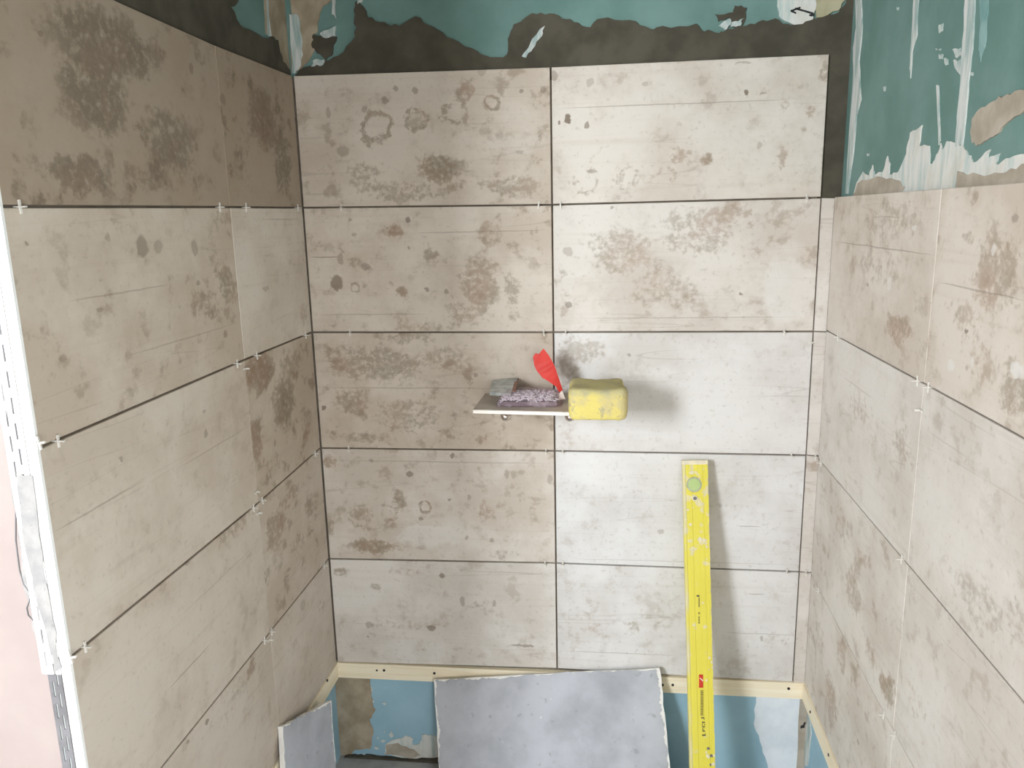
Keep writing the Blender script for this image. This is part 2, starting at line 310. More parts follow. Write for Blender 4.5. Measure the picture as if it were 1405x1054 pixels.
# joint nodes of the back wall, read off the picture in the plane of the tiles
pxB = [[(403, 103), (415, 285), (427, 456), (439, 615), (449, 767), (459, 909)],
       [(757, 91), (757, 281), (758, 456), (760, 619), (761, 773), (763, 918)],
       [(1141, 73), (1129, 271), (1115, 455), (1106, 625), (1097, 785), (1090, 937)]]
NB = [[loc2(FB, *q) for q in colm] for colm in pxB]
NB[0] = [(0.0005, v) for u, v in NB[0]]
NB[1] = [(0.602, v) for u, v in NB[1]]
NB[2] = [(1.2045, v) for u, v in NB[2]]
SB = {
 '1a': (0.55, .1, [('R', 515, 175, 22, 22, .75), ('R', 573, 163, 16, 18, .7), ('S', 573, 163, 14, 16, .5), ('R', 622, 155, 17, 15, .65), ('S', 638, 130, 13, 18, .7), ('R', 675, 141, 11, 10, .8),
   ('S', 605, 230, 42, 22, .8), ('S', 500, 240, 30, 20, .5), ('S', 700, 255, 60, 16, .6), ('S', 560, 262, 100, 16, .5), ('D', 527, 137, 5, 6, .5), ('D', 543, 122, 4, 4, .5), ('D', 570, 124, 5, 5, .5),
   ('D', 470, 208, 9, 8, .4), ('D', 450, 155, 4, 8, .4), ('D', 715, 125, 3, 3, .6), ('D', 745, 122, 4, 5, .5), ('D', 712, 209, 5, 3, .4), ('D', 740, 190, 3, 5, .4), ('D', 500, 150, 4, 5, .4), ('D', 660, 98, 7, 6, .3), ('P', 700, 195, 36, 18, .12)]),
 '1b': (0.35, .3, [('R', 803, 250, 20, 18, .5), ('R', 862, 242, 15, 18, .5), ('R', 913, 238, 16, 14, .45), ('S', 933, 213, 14, 14, .6), ('S', 970, 219, 10, 10, .9), ('D', 779, 163, 5, 8, .95), ('D', 805, 171, 4, 4, .7), ('D', 768, 169, 2, 3, .8),
   ('D', 1024, 126, 4, 4, .9), ('D', 1047, 129, 4, 2, .5), ('D', 810, 113, 5, 6, .35), ('S', 1072, 222, 14, 16, .65), ('D', 1042, 200, 4, 6, .35), ('S', 1132, 100, 12, 16, .6), ('S', 1112, 152, 9, 12, .6), ('S', 1102, 180, 7, 11, .5), ('S', 1078, 145, 8, 6, .4),
   ('D', 760, 104, 5, 8, .5), ('L', 762, 149, 1090, 136, .4), ('D', 1020, 86, 12, 2, .4), ('D', 812, 235, 8, 3, .5), ('D', 885, 115, 5, 4, .3), ('S', 1130, 225, 4, 30, .5)]),
 '2a': (0.6, .12, [('D', 462, 388, 9, 11, .75), ('R', 487, 395, 7, 7, .7), ('D', 502, 366, 7, 6, .5), ('D', 467, 355, 4, 9, .45), ('S', 540, 317, 15, 9, .85), ('S', 590, 350, 15, 10, .6), ('S', 552, 400, 10, 9, .75), ('S', 660, 395, 30, 55, .65), ('S', 635, 430, 20, 20, .5), ('S', 705, 400, 16, 28, .55), ('S', 668, 320, 20, 20, .5),
   ('L', 425, 353, 470, 353, .6), ('L', 560, 317, 752, 319, .35), ('L', 430, 431, 590, 432, .3), ('D', 560, 302, 4, 4, .7), ('D', 585, 397, 4, 3, .6), ('D', 480, 302, 3, 3, .5), ('D', 562, 340, 2, 3, .5), ('D', 613, 400, 3, 4, .5), ('S', 710, 434, 12, 12, .5), ('D', 485, 322, 4, 3, .4), ('S', 580, 450, 50, 8, .5)]),
 '2b': (0.45, .45, [('S', 850, 345, 60, 40, .5), ('S', 960, 320, 60, 40, .5), ('S', 1005, 292, 40, 14, .5), ('S', 915, 400, 60, 30, .45), ('S', 1030, 350, 25, 25, .35), ('D', 780, 345, 7, 7, .35), ('D', 780, 418, 5, 5, .6), ('D', 840, 285, 3, 2, .5), ('D', 1016, 403, 3, 2, .7), ('L', 790, 432, 1110, 440, .3), ('S', 775, 400, 16, 40, .4), ('P', 1080, 400, 40, 50, .4)]),
 '3a': (0.7, .1, [('S', 520, 500, 85, 30, .6), ('S', 560, 570, 55, 25, .5), ('S', 485, 552, 28, 22, .65), ('S', 500, 600, 55, 10, .5), ('S', 620, 495, 50, 25, .45), ('D', 443, 560, 3, 3, .8), ('L', 432, 529, 690, 536, .35), ('S', 560, 460, 45, 12, .5), ('D', 653, 514, 3, 3, .5), ('S', 640, 600, 50, 14, .35)]),
 '3b': (0.2, .82, [('S', 800, 485, 42, 28, .5), ('S', 775, 510, 22, 24, .5), ('D', 863, 488, 3, 3, .5), ('P', 960, 560, 120, 60, .5), ('L', 850, 522, 925, 526, .25), ('S', 770, 600, 20, 20, .3)]),
 '4a': (0.45, .35, [('R', 492, 710, 14, 17, .6), ('S', 492, 706, 10, 12, .5), ('R', 534, 703, 15, 13, .6), ('S', 551, 685, 11, 16, .8), ('R', 583, 696, 9, 9, .85), ('D', 562, 651, 6, 4, .65), ('D', 620, 625, 4, 4, .7), ('S', 512, 752, 36, 13, .9), ('S', 452, 634, 12, 10, .8), ('S', 452, 720, 10, 18, .7), ('S', 667, 702, 11, 17, .6), ('D', 695, 651, 4, 7, .4),
   ('S', 693, 762, 36, 8, .4), ('L', 452, 632, 756, 636, .3), ('D', 509, 632, 4, 3, .5), ('D', 643, 683, 3, 4, .4), ('D', 577, 712, 3, 2, .6), ('D', 640, 738, 3, 3, .45), ('D', 675, 742, 4, 3, .45), ('D', 755, 658, 4, 7, .4), ('P', 590, 735, 50, 16, .45), ('D', 617, 685, 2, 2, .6)]),
 '4b': (0.2, .95, [('S', 830, 690, 50, 30, .18), ('D', 906, 730, 5, 3, .35), ('L', 770, 764, 1095, 778, .2), ('L', 1010, 722, 1045, 723, .35), ('P', 900, 650, 120, 30, .4), ('S', 1060, 720, 30, 20, .15), ('D', 988, 694, 3, 3, .3)]),
 '5a': (0.3, .6, [('D', 607, 790, 4, 4, .7), ('D', 592, 862, 6, 4, .7), ('D', 507, 858, 6, 5, .45), ('S', 468, 785, 12, 8, .7), ('S', 515, 805, 10, 6, .55), ('D', 634, 825, 4, 7, .45), ('S', 662, 828, 18, 10, .5), ('D', 679, 828, 3, 5, .45), ('L', 700, 886, 735, 887, .6, .004), ('S', 560, 858, 60, 8, .35), ('D', 505, 874, 2, 2, .6), ('S', 560, 785, 30, 8, .4), ('L', 640, 785, 758, 787, .2), ('S', 725, 895, 8, 6, .4)]),
 '5b': (0.25, .9, [('S', 868, 862, 14, 10, .5), ('S', 905, 858, 9, 6, .4), ('S', 815, 860, 20, 18, .35), ('L', 770, 893, 930, 900, .3), ('L', 990, 868, 1094, 872, .25), ('D', 1045, 877, 3, 3, .4), ('L', 1025, 815, 1050, 816, .4), ('S', 1060, 880, 25, 12, .3)]),
}
for r in range(5):
    for c_, k in ((0, 'a'), (1, 'b')):
        mo, co, stn = SB[f'{r+1}{k}']
        tile(wall_back, f'back_{r+1}{k}', (NB[c_][r + 1], NB[c_ + 1][r + 1], NB[c_ + 1][r], NB[c_][r]), stn, mo, co)
    if r >= 1:                                             # narrow closing strip in the right corner
        a, b = NB[2][r + 1], NB[2][r]
        a = (1.2040, a[1]); b = (1.2040, b[1])
        tile(wall_back, f'back_{r+1}c', (a, (1.2345, a[1] - 0.001), (1.2345, b[1] - 0.001), b), [('S', 1120, 640, 10, 10, .5), ('S', 1124, 560, 8, 20, .3)], 0.4, 0.6, gap=(0.0014, 0.0012))
# left wall
lj = [loc2(FL, *q)[1] for q in [(298, 62), (316, 284), (333, 495), (355, 690), (369, 870)]] + [ZR[5]]
lo = [FZ + 0.004] + [loc2(FL, *q)[1] for q in [(1, 283), (52, 616), (100, 900)]] + [ZR[4], ZR[5]]
NL = [[(-0.979, v) for v in lo], [(-0.378, v) for v in lj], [(-0.002, NB[0][i][1]) for i in range(6)]]
SL = {
 '1a': (0.8, .0, [('S', 150, 60, 80, 50, .7), ('S', 130, 125, 50, 70, .7), ('S', 230, 190, 45, 55, .6), ('S', 110, 240, 55, 35, .7), ('S', 210, 245, 50, 25, .5), ('D', 55, 45, 4, 5, .6), ('D', 263, 93, 3, 8, .6), ('S', 275, 80, 10, 12, .5), ('D', 235, 212, 5, 9, .5), ('D', 95, 115, 4, 12, .3)]),
 '1b': (0.75, .0, [('S', 360, 160, 22, 55, .75), ('S', 388, 220, 14, 60, .65), ('S', 335, 220, 20, 50, .35), ('D', 306, 136, 4, 7, .6), ('D', 308, 160, 3, 3, .6)]),
 '2a': (0.45, .0, [('D', 195, 338, 9, 16, .6), ('D', 217, 339, 6, 10, .4), ('D', 267, 341, 5, 12, .45), ('S', 310, 390, 14, 40, .65), ('S', 285, 418, 26, 25, .5), ('D', 148, 326, 4, 7, .35), ('D', 137, 425, 5, 4, .5), ('D', 86, 493, 5, 6, .35), ('D', 36, 333, 3, 3, .6), ('D', 272, 388, 3, 4, .5), ('L', 90, 407, 235, 396, .35), ('L', 170, 490, 320, 445, .3), ('D', 310, 458, 3, 5, .5), ('S', 305, 300, 15, 14, .5)]),
 '2b': (0.15, .15, [('S', 420, 320, 8, 80, .3), ('D', 365, 396, 5, 4, .4), ('L', 360, 302, 412, 300, .3), ('S', 415, 430, 6, 30, .35)]),
 '3a': (0.2, .1, [('L', 240, 643, 345, 585, .3), ('D', 283, 595, 3, 6, .5), ('D', 167, 630, 3, 5, .5), ('L', 70, 718, 200, 670, .4), ('S', 260, 570, 40, 30, .2), ('D', 280, 565, 3, 3, .4)]),
 '3b': (0.7, .0, [('S', 357, 510, 26, 34, .9), ('S', 390, 555, 18, 45, .8), ('S', 352, 600, 10, 36, .8), ('S', 400, 500, 18, 30, .5), ('S', 420, 580, 10, 30, .5), ('S', 375, 640, 14, 20, .4)]),
 '4a': (0.3, .1, [('S', 322, 720, 36, 20, .5), ('D', 259, 736, 3, 8, .5), ('D', 308, 711, 3, 4, .5), ('L', 230, 945, 290, 885, .5), ('L', 250, 830, 345, 765, .25), ('D', 257, 773, 3, 3, .4), ('S', 300, 800, 40, 30, .2)]),
 '4b': (0.6, .1, [('S', 378, 725, 16, 34, .65), ('S', 366, 790, 10, 18, .6), ('S', 398, 680, 20, 16, .6), ('S', 428, 700, 10, 30, .5), ('D', 396, 782, 3, 3, .5), ('S', 410, 750, 14, 20, .4)]),
 '5a': (0.35, .15, [('S', 346, 915, 8, 15, .75), ('D', 284, 990, 4, 4, .7), ('D', 258, 1018, 2, 3, .6), ('S', 320, 960, 40, 30, .3)]),
 '5b': (0.2, .2, [('S', 440, 830, 6, 14, .5), ('D', 416, 830, 4, 8, .35), ('S', 400, 880, 14, 30, .25)]),
}
for r in range(5):
    for c_, k in ((0, 'a'), (1, 'b')):
        mo, co, stn = SL[f'{r+1}{k}']
        tile(wall_left, f'left_{r+1}{k}', (NL[c_][r + 1], NL[c_ + 1][r + 1], NL[c_ + 1][r], NL[c_][r]), stn, mo, co, FL, (0.0006, 0.0020))
# right wall
rc = [None] + [loc2(FR, *q)[1] for q in [(1143, 270), (1136, 455), (1122, 629), (1113, 790)]] + [ZR[5]]
rj = [None] + [loc2(FR, *q)[1] for q in [(1290, 258), (1270, 528), (1241, 770), (1227, 1006)]] + [ZR[5]]
rf = [None] + [ZR[1] + 0.003, ZR[2] + 0.004, ZR[3], ZR[4], ZR[5]]
NR = [[(-0.0004, v) for v in rc], [(0.595, v) for v in rj], [(1.197, v) for v in rf], [(1.79, v) for v in rf]]
SR = {
 '2a': (0.35, .3, [('S', 1232, 450, 26, 20, .8), ('S', 1220, 300, 55, 35, .45), ('S', 1200, 365, 45, 30, .4), ('L', 1145, 333, 1283, 348, .45), ('D', 1190, 391, 2, 3, .5), ('P', 1254, 313, 3, 5, .6), ('L', 1195, 298, 1235, 297, .3), ('P', 1220, 390, 3, 10, .5)]),
 '2b': (0.6, .25, [('S', 1365, 375, 40, 70, .6), ('S', 1330, 440, 30, 40, .5), ('S', 1390, 530, 24, 50, .6), ('S', 1345, 500, 25, 30, .45), ('L', 1288, 381, 1405, 420, .4), ('D', 1325, 454, 3, 4, .8), ('P', 1395, 508, 11, 12, .7), ('D', 1392, 300, 5, 6, .5), ('P', 1363, 342, 4, 9, .6), ('P', 1304, 502, 4, 11, .6), ('P', 1333, 497, 3, 9, .6), ('S', 1330, 325, 16, 12, .5)]),
 '3a': (0.25, .6, [('S', 1238, 618, 22, 34, .5), ('S', 1178, 560, 22, 28, .4), ('L', 1155, 515, 1200, 550, .25), ('S', 1195, 600, 14, 20, .35)]),
 '3b': (0.3, .6, [('S', 1340, 830, 45, 45, .45), ('S', 1300, 790, 25, 25, .3), ('S', 1395, 860, 20, 50, .45), ('L', 1270, 590, 1330, 630, .2)]),
 '4a': (0.45, .55, [('S', 1170, 810, 14, 40, .6), ('S', 1185, 768, 14, 14, .5), ('S', 1217, 940, 13, 30, .85), ('S', 1155, 720, 12, 30, .45), ('S', 1192, 890, 12, 20, .4), ('S', 1225, 860, 10, 30, .25)]),
 '4b': (0.3, .6, [('S', 1255, 960, 22, 30, .4), ('S', 1320, 900, 40, 30, .15)]),
 '5a': (0.5, .5, [('S', 1140, 960, 12, 40, .6), ('S', 1155, 900, 9, 30, .5), ('D', 1177, 1019, 2, 4, .5), ('S', 1125, 880, 8, 30, .4), ('S', 1172, 930, 12, 24, .4)]),
 '5b': (0.35, .5, []),
}
for r in range(1, 5):
    for c_, k in ((0, 'a'), (1, 'b'), (2, 'c')):
        mo, co, stn = SR.get(f'{r+1}{k}', (0.4, 0.5, []))
        tile(wall_right, f'right_{r+1}{k}', (NR[c_][r + 1], NR[c_ + 1][r + 1], NR[c_ + 1][r], NR[c_][r]), stn, mo, co, FR, (0.0009, 0.0013))

# ------------------------------------------------------------------ adhesive and plaster left on the boards
def patch(name, wall, fr, pts, mat, base, th, amp=0.006, lev=2, seed=1):
    """irregular trowelled patch: picture outline laid on the wall plane, with real thickness"""
    rnd = random.Random(seed)
    p = jag(ccw([loc2(fr, x, y, base) for x, y in pts]), amp, lev, rnd)
    cx = sum(a for a, _ in p) / len(p); cy = sum(b for _, b in p) / len(p)
    vv, fs = prism([(a - cx, b - cy) for a, b in p], 0, th)
    o = mesh(name, vv, fs, mat, wall); o.location = (cx, cy, base - 0.0005); return o
def c3(x, y): return (400 + x / 3.5125, y / 3.5125)
def c5(x, y): return (1080 + x / 3.514, y / 3.514)
b0 = -0.012
patch('adhesive_smear', wall_back, FB, [(404, 108), (412, 96), (440, 88), (465, 77), (488, 51), (487, 26), (488, 3), (498, 8), (505, 24), (528, 31), (548, 36), (571, 23), (594, 37), (622, 54), (656, 71), (673, 79),
   (696, 75), (697, 54), (705, 34), (722, 24), (742, 18), (767, 22), (787, 31), (810, 38), (824, 26), (864, 28), (892, 40), (909, 36), (955, 33), (966, 44), (986, 46), (998, 40), (1023, 36), (1046, 28), (1069, 28),
   (1092, 33), (1120, 26), (1151, 17), (1162, -3), (1178, 8), (1177, 68), (1166, 262), (1166, 276), (1120, 276), (1132, 90), (757, 110)], M['adhesive'], b0, 0.0050, 0.004, 2, 3)
patch('adhesive_smear', wall_back, FB, [(981, 20), (1006, 17), (1008, 8), (1025, 11), (1019, 34), (1006, 38), (999, 24), (985, 30)], M['adhesive'], b0, 0.003, 0.003, 2, 4)
patch('adhesive_smear', wall_back, FB, [(430, 48), (463, 51), (457, 74), (448, 84), (436, 74), (428, 62)], M['adhesive'], b0, 0.0055, 0.004, 2, 5)
patch('corner_filler', wall_back, FB, [(398, -60), (455, -60), (455, 0), (442, 12), (437, 40), (430, 48), (432, 70), (424, 84), (414, 98), (401, 100)], M['beige'], b0, 0.0042, 0.005, 2, 6)
patch('white_filler', wall_back, FB, [(1067, -60), (1118, -60), (1118, 0), (1115, 27), (1095, 34), (1072, 27), (1066, 8)], M['plaster'], b0, 0.0055, 0.003, 2, 7)
patch('yellow_filler', wall_back, FB, [(1118, -60), (1166, -60), (1160, 0), (1150, 15), (1120, 25)], M['yellow_filler'], b0, 0.0054, 0.003, 2, 8)
for s_, pts in enumerate(([(455, -40), (462, -40), (460, 10), (462, 26), (456, 20)], [(440, 46), (462, 36), (461, 50), (444, 52)], [(430, 84), (446, 82), (444, 90), (428, 92)], [(716, 78), (727, 62), (748, 36), (744, 50), (731, 68), (722, 80)],
                          [(490, -30), (503, -30), (497, 4), (491, 6)], [(1004, 31), (1020, 26), (1016, 36), (1002, 38)], [(986, 36), (1000, 26), (1004, 34), (994, 42)])):
    patch('white_smear', wall_back, FB, pts, M['pale'], b0, 0.0062, 0.003, 2, 20 + s_)
patch('corner_smear', wall_back, FB, [(398, 20), (410, 22), (416, 60), (414, 90), (406, 101), (402, 101)], M['pale'], b0, 0.0050, 0.003, 2, 30)
# marker arrow on the white filler
for s_, pts in enumerate(([(1090, 11), (1091, 14), (1115, 21), (1115, 18)], [(1084, 15), (1097, 10), (1098, 12), (1085, 17)], [(1084, 14), (1092, 18), (1091, 20), (1084, 17)], [(1109, 21), (1116, 19), (1116, 23), (1110, 23)])):
    patch('marker_arrow_stroke', wall_back, FB, pts, M['black'], b0, 0.0060, 0.0005, 1, 40 + s_)
l0 = -0.014
patch('adhesive_smear', wall_left, FL, [(40, -60), (345, -60), (330, -10), (314, 10), (331, 38), (366, 53), (379, 55), (386, 85), (398, 104), (300, 72), (150, 4)], M['adhesive'], l0, 0.0055, 0.006, 2, 9)
patch('corner_filler', wall_left, FL, [(358, -60), (413, -60), (409, 0), (405, 101), (392, 97), (386, 84), (379, 54), (364, 46), (362, 0)], M['beige'], l0, 0.0048, 0.004, 2, 10)
patch('white_smear', wall_left, FL, [(362, -40), (367, -40), (366, 20), (370, 50), (364, 46)], M['pale'], l0, 0.0055, 0.002, 2, 11)
r0 = -0.0165
def rp(name, pts, mat, th, amp, seed, lev=2):
    patch(name, wall_right, FR, [c5(*q) for q in pts], mat, r0, th, amp, lev, seed)
rp('corner_filler', [(326, -200), (358, -200), (360, 0), (366, 130), (350, 300), (360, 480), (337, 560), (322, 750), (296, 935), (286, 935), (306, 600), (325, 350), (322, 230), (338, 130)], M['pale'], 0.003, 0.002, 50)
rp('plaster_smear', [(313, 960), (340, 880), (370, 826), (400, 845), (415, 795), (425, 840), (465, 830), (488, 752), (500, 790), (497, 838), (540, 830), (580, 740), (598, 640), (655, 603), (640, 700), (690, 703), (690, 800), (718, 770), (745, 690),
   (752, 720), (775, 680), (820, 688), (850, 700), (890, 750), (903, 785), (985, 720), (970, 770), (1040, 735), (1010, 790), (1080, 762), (1160, 742), (1400, 730), (1400, 890), (1142, 905), (700, 935)], M['plaster'], 0.0025, 0.003, 51)
rp('tan_filler', [(320, 955), (345, 885), (440, 850), (530, 868), (575, 900), (565, 935)], M['tan'], 0.0034, 0.004, 52)
rp('tan_filler', [(820, 920), (830, 825), (930, 840), (1040, 835), (1142, 790), (1390, 780), (1390, 895)], M['tan'], 0.0034, 0.004, 53)
rp('plaster_strip', [(866, -200), (912, -200), (910, 0), (900, 200), (885, 350), (870, 520), (850, 705), (818, 705), (825, 560), (842, 400), (852, 200), (864, 0)], M['pale'], 0.0028, 0.002, 54)
rp('plaster_smear', [(618, -100), (650, -100), (632, 60), (630, 170), (606, 250), (598, 378), (594, 330), (603, 180)], M['pale'], 0.002, 0.002, 55)
rp('plaster_smear', [(723, 412), (733, 412), (742, 680), (734, 700)], M['pale'], 0.002, 0.001, 56)
rp('tan_filler', [(893, 620), (900, 570), (930, 530), (1000, 488), (1060, 460), (1110, 437), (1200, 425), (1300, 470), (1200, 520), (1110, 560), (1060, 600), (1000, 660), (940, 697), (900, 690)], M['tan'], 0.003, 0.003, 57)
for s_, pts in enumerate(([(466, 420), (478, 416), (476, 440), (468, 436)], [(735, 120), (755, 112), (752, 150), (735, 160)], [(720, 232), (745, 234), (740, 245), (722, 242)], [(735, 260), (755, 262), (750, 285), (735, 280)], [(800, 240), (840, 230), (846, 270), (815, 275)], [(805, 290), (838, 285), (838, 360), (815, 330)],
   [(760, 280), (778, 285), (778, 312), (765, 308)], [(530, 34), (540, 34), (540, 46), (532, 46)], [(385, 740), (402, 738), (396, 752), (388, 752)], [(888, 350), (900, 352), (898, 366), (890, 364)], [(270, 372), (278, 370), (280, 388), (272, 390)][:4])):
    rp('plaster_fleck', pts, M['pale'], 0.002, 0.002, 60 + s_)
rp('plaster_streak', [(925, -100), (975, -100), (972, 60), (962, 200), (935, 300), (925, 240), (935, 100)], blotchy('thin_teal_wash', (112, 150, 146), (140, 170, 168), 20, 0.8), 0.0014, 0.002, 80)
# below the battens
def d2(x, y): return (380 + x / 4.683, 880 + y / 4.683)
def d3(x, y): return (860 + x / 4.683, 880 + y / 4.683)
bb = -0.0105
patch('brown_filler', wall_back, FB, [d2(*q) for q in [(350, 200), (600, 205), (606, 350), (635, 440), (595, 500), (622, 590), (600, 690), (505, 695), (470, 745), (400, 760), (380, 500)]], M['beige'], bb, 0.003, 0.003, 2, 90)
patch('white_filler', wall_back, FB, [d2(*q) for q in [(690, 722), (700, 660), (760, 630), (830, 602), (880, 622), (870, 660), (915, 655), (930, 600), (985, 600), (1100, 640), (1100, 750), (860, 752)]], M['plaster'], bb, 0.003, 0.004, 2, 91)
patch('tan_filler', wall_back, FB, [d2(*q) for q in [(695, 722), (705, 660), (780, 650), (880, 690), (925, 730), (860, 750)]], M['tan'], bb, 0.004, 0.004, 2, 92)
for s_, (x, y, w_, h_) in enumerate(((735, 600, 16, 22), (680, 640, 20, 10), (640, 685, 18, 10), (620, 385, 9, 10), (650, 620, 8, 10), (690, 580, 6, 10), (610, 310, 6, 26), (690, 398, 14, 10), (560, 730, 22, 8))):
    patch('plaster_fleck', wall_back, FB, [d2(x - w_, y), d2(x, y - h_), d2(x + w_, y), d2(x, y + h_)], M['plaster'], bb, 0.0025, 0.002, 2, 100 + s_)
patch('white_filler', wall_back, FB, [d3(*q) for q in [(830, 345), (1110, 350), (1112, 1000), (940, 1000), (905, 800), (870, 680), (815, 530)]], M['lowfill'], bb, 0.003, 0.003, 2, 93)
patch('corner_tape', wall_back, FB, [d3(*q) for q in [(1112, 350), (1160, 370), (1140, 1000), (1085, 1000)]], M['tan'], bb, 0.004, 0.002, 2, 94)
patch('dark_stain_fleck', wall_back, FB, [d3(*q) for q in [(1112, 545), (1145, 512), (1140, 550), (1118, 558)]], M['black'], bb, 0.0045, 0.002, 2, 95)
patch('floor_edge_mortar', wall_back, FB, [d2(*q) for q in [(440, 728), (500, 722), (580, 722), (700, 735), (860, 748), (1010, 746), (1100, 750), (1100, 900), (470, 900)]], M['adhesive'], bb, 0.012, 0.003, 2, 96)
patch('white_smear', wall_right, FR, [d3(*q) for q in [(1150, 560), (1180, 480), (1190, 600), (1165, 800), (1145, 800)]], M['pale'], -0.015, 0.003, 0.002, 2, 97)

# ------------------------------------------------------------------ battens with screws
def batten(label, fr, u0, u1, vt0, vt1, h, n0, n1, screws):
    r = empty('wooden_batten'); r.matrix_world = fr; tag(r, label, 'batten', 'wooden battens carrying the lowest tiles')
    vv = [(u0, vt0 - h, n0), (u1, vt1 - h, n0), (u1, vt1, n0), (u0, vt0, n0), (u0, vt0 - h, n1), (u1, vt1 - h, n1), (u1, vt1, n1), (u0, vt0, n1)]
    fs = [(3, 2, 1, 0), (4, 5, 6, 7), (0, 1, 5, 4), (1, 2, 6, 5), (2, 3, 7, 6), (3, 0, 4, 7)]
    b = mesh('board', vv, fs, M['batten'], r)
    for (px, py, rad) in screws:
        u, v = loc2(fr, px, py, n1); bm = bmesh.new()
        bmesh.ops.create_cone(bm, cap_ends=True, segments=14, radius1=rad, radius2=rad * 0.75, depth=0.003)
        s = from_bm('screw', bm, M['screw'], r); s.location = (u, v, n1 + 0.0002)
    return r
batten('pale pine batten screwed across the back wall under the tiles', FB, -0.0095, 1.2395, NB[0][5][1] + 0.0015, NB[2][5][1] + 0.0012, 0.044, -0.010, 0.004,
       [(517, 920, .003), (527, 920, .0042), (596, 924, .0042), (909, 940, .0042), (923, 940, .004), (1082, 945, .0042)])
batten('short pine batten running down the left wall behind the small grey offcut', FL, -0.95, -0.006, ZR[5] + 0.001, NB[0][5][1] + 0.001, 0.043, -0.0115, 0.004, [(449, 934, .0042)])
batten('pine batten along the right wall foot with two screws', FR, 0.006, 1.15, ZR[5] + 0.0008, ZR[5] + 0.0008, 0.043, -0.0145, 0.004, [(1112, 977, .0042), (1137, 1036, .0042)])

# ------------------------------------------------------------------ edge profile on the outer corner
trim = empty('trim_1', (0, -0.979, 0)); trim['kind'] = 'structure'; trim['label'] = 'white slotted edge profile on the outer corner of the left wall'
bm = bmesh.new(); bbox(bm, -0.0140, 0.0006, -0.0050, 0.0025, 0.05, 2.2, 0.0012); from_bm('edge_strip', bm, M['white'], trim)
def flange(name, z0, z1, mat, xa, xb, y):
    """perforated leg: two staggered rows of long slots cut right through"""
    bm = bmesh.new(); w = (xb - xa); cols = [xa, xa + w * .26, xa + w * .38, xa + w * .62, xa + w * .74, xb]
    for i in (0, 2, 4): bbox(bm, cols[i], cols[i + 1], y, y + 0.0012, z0, z1)
    pitch = 0.034
    for i, off in ((1, 0.0), (3, pitch / 2)):
        z = z0 - pitch + off
        while z < z1:
            a, b = max(z, z0), min(z + 0.012, z1)
            if b > a: bbox(bm, cols[i], cols[i + 1], y, y + 0.0012, a, b)
            z += pitch
    return from_bm(name, bm, mat, trim)
zf = FZ - 0.93
flange('slotted_leg', zf, 2.2, M['white'], -0.042, -0.0140, -0.0058)
box('slot_backing', -0.040, -0.016, -0.0044, -0.0040, zf, 2.2, M['metal'], trim)
flange('slotted_leg', 0.05, zf, M['metal'], -0.034, -0.0140, -0.0058)
box('slot_backing', -0.033, -0.016, -0.0044, -0.0040, 0.05, zf, M['plaster'], trim)
# plaster skimmed over the leg and onto the pink wall
patch('plaster_skim', wall_return, FP, [(-60, 240), (-26, 260), (-6, 400), (10, 560), (20, 640), (30, 740), (50, 800), (70, 900), (78, 925), (64, 925), (44, 860), (30, 780), (18, 690), (6, 600), (-18, 480), (-70, 300)], M['skim'], 0.004, 0.0012, 0.004, 2, 120)
patch('plaster_skim', wall_return, FP, [(24, 648), (46, 652), (60, 760), (74, 850), (86, 915), (76, 922), (60, 850), (40, 770)], M['skim'], 0.004, 0.0030, 0.003, 2, 121)
def thread(name, wall, fr, pts, n, rad, mat):
    cu = bpy.data.curves.new(name, 'CURVE'); cu.dimensions = '3D'; sp = cu.splines.new('POLY'); q = [loc2(fr, *p) for p in pts]
    sp.points.add(len(q) - 1)
    for i, (a, b) in enumerate(q): sp.points[i].co = (a, b, n, 1)
    cu.bevel_depth = rad; cu.bevel_resolution = 1
    me_o = bpy.data.objects.new(name, cu); COL.objects.link(me_o)
    me = bpy.data.meshes.new_from_object(me_o.evaluated_get(bpy.context.evaluated_depsgraph_get())); bpy.data.objects.remove(me_o)
    me.materials.clear(); me.materials.append(mat)
    o = bpy.data.objects.new(name, me); COL.objects.link(o); o.parent = wall; return o
thread('plaster_crack', wall_return, FP, [(25, 700), (25, 740), (30, 780), (36, 800), (45, 812), (44, 822), (40, 832), (42, 842), (52, 852), (60, 862), (62, 872), (68, 890), (74, 901), (84, 903)], 0.0046, 0.0009, M['metal'])

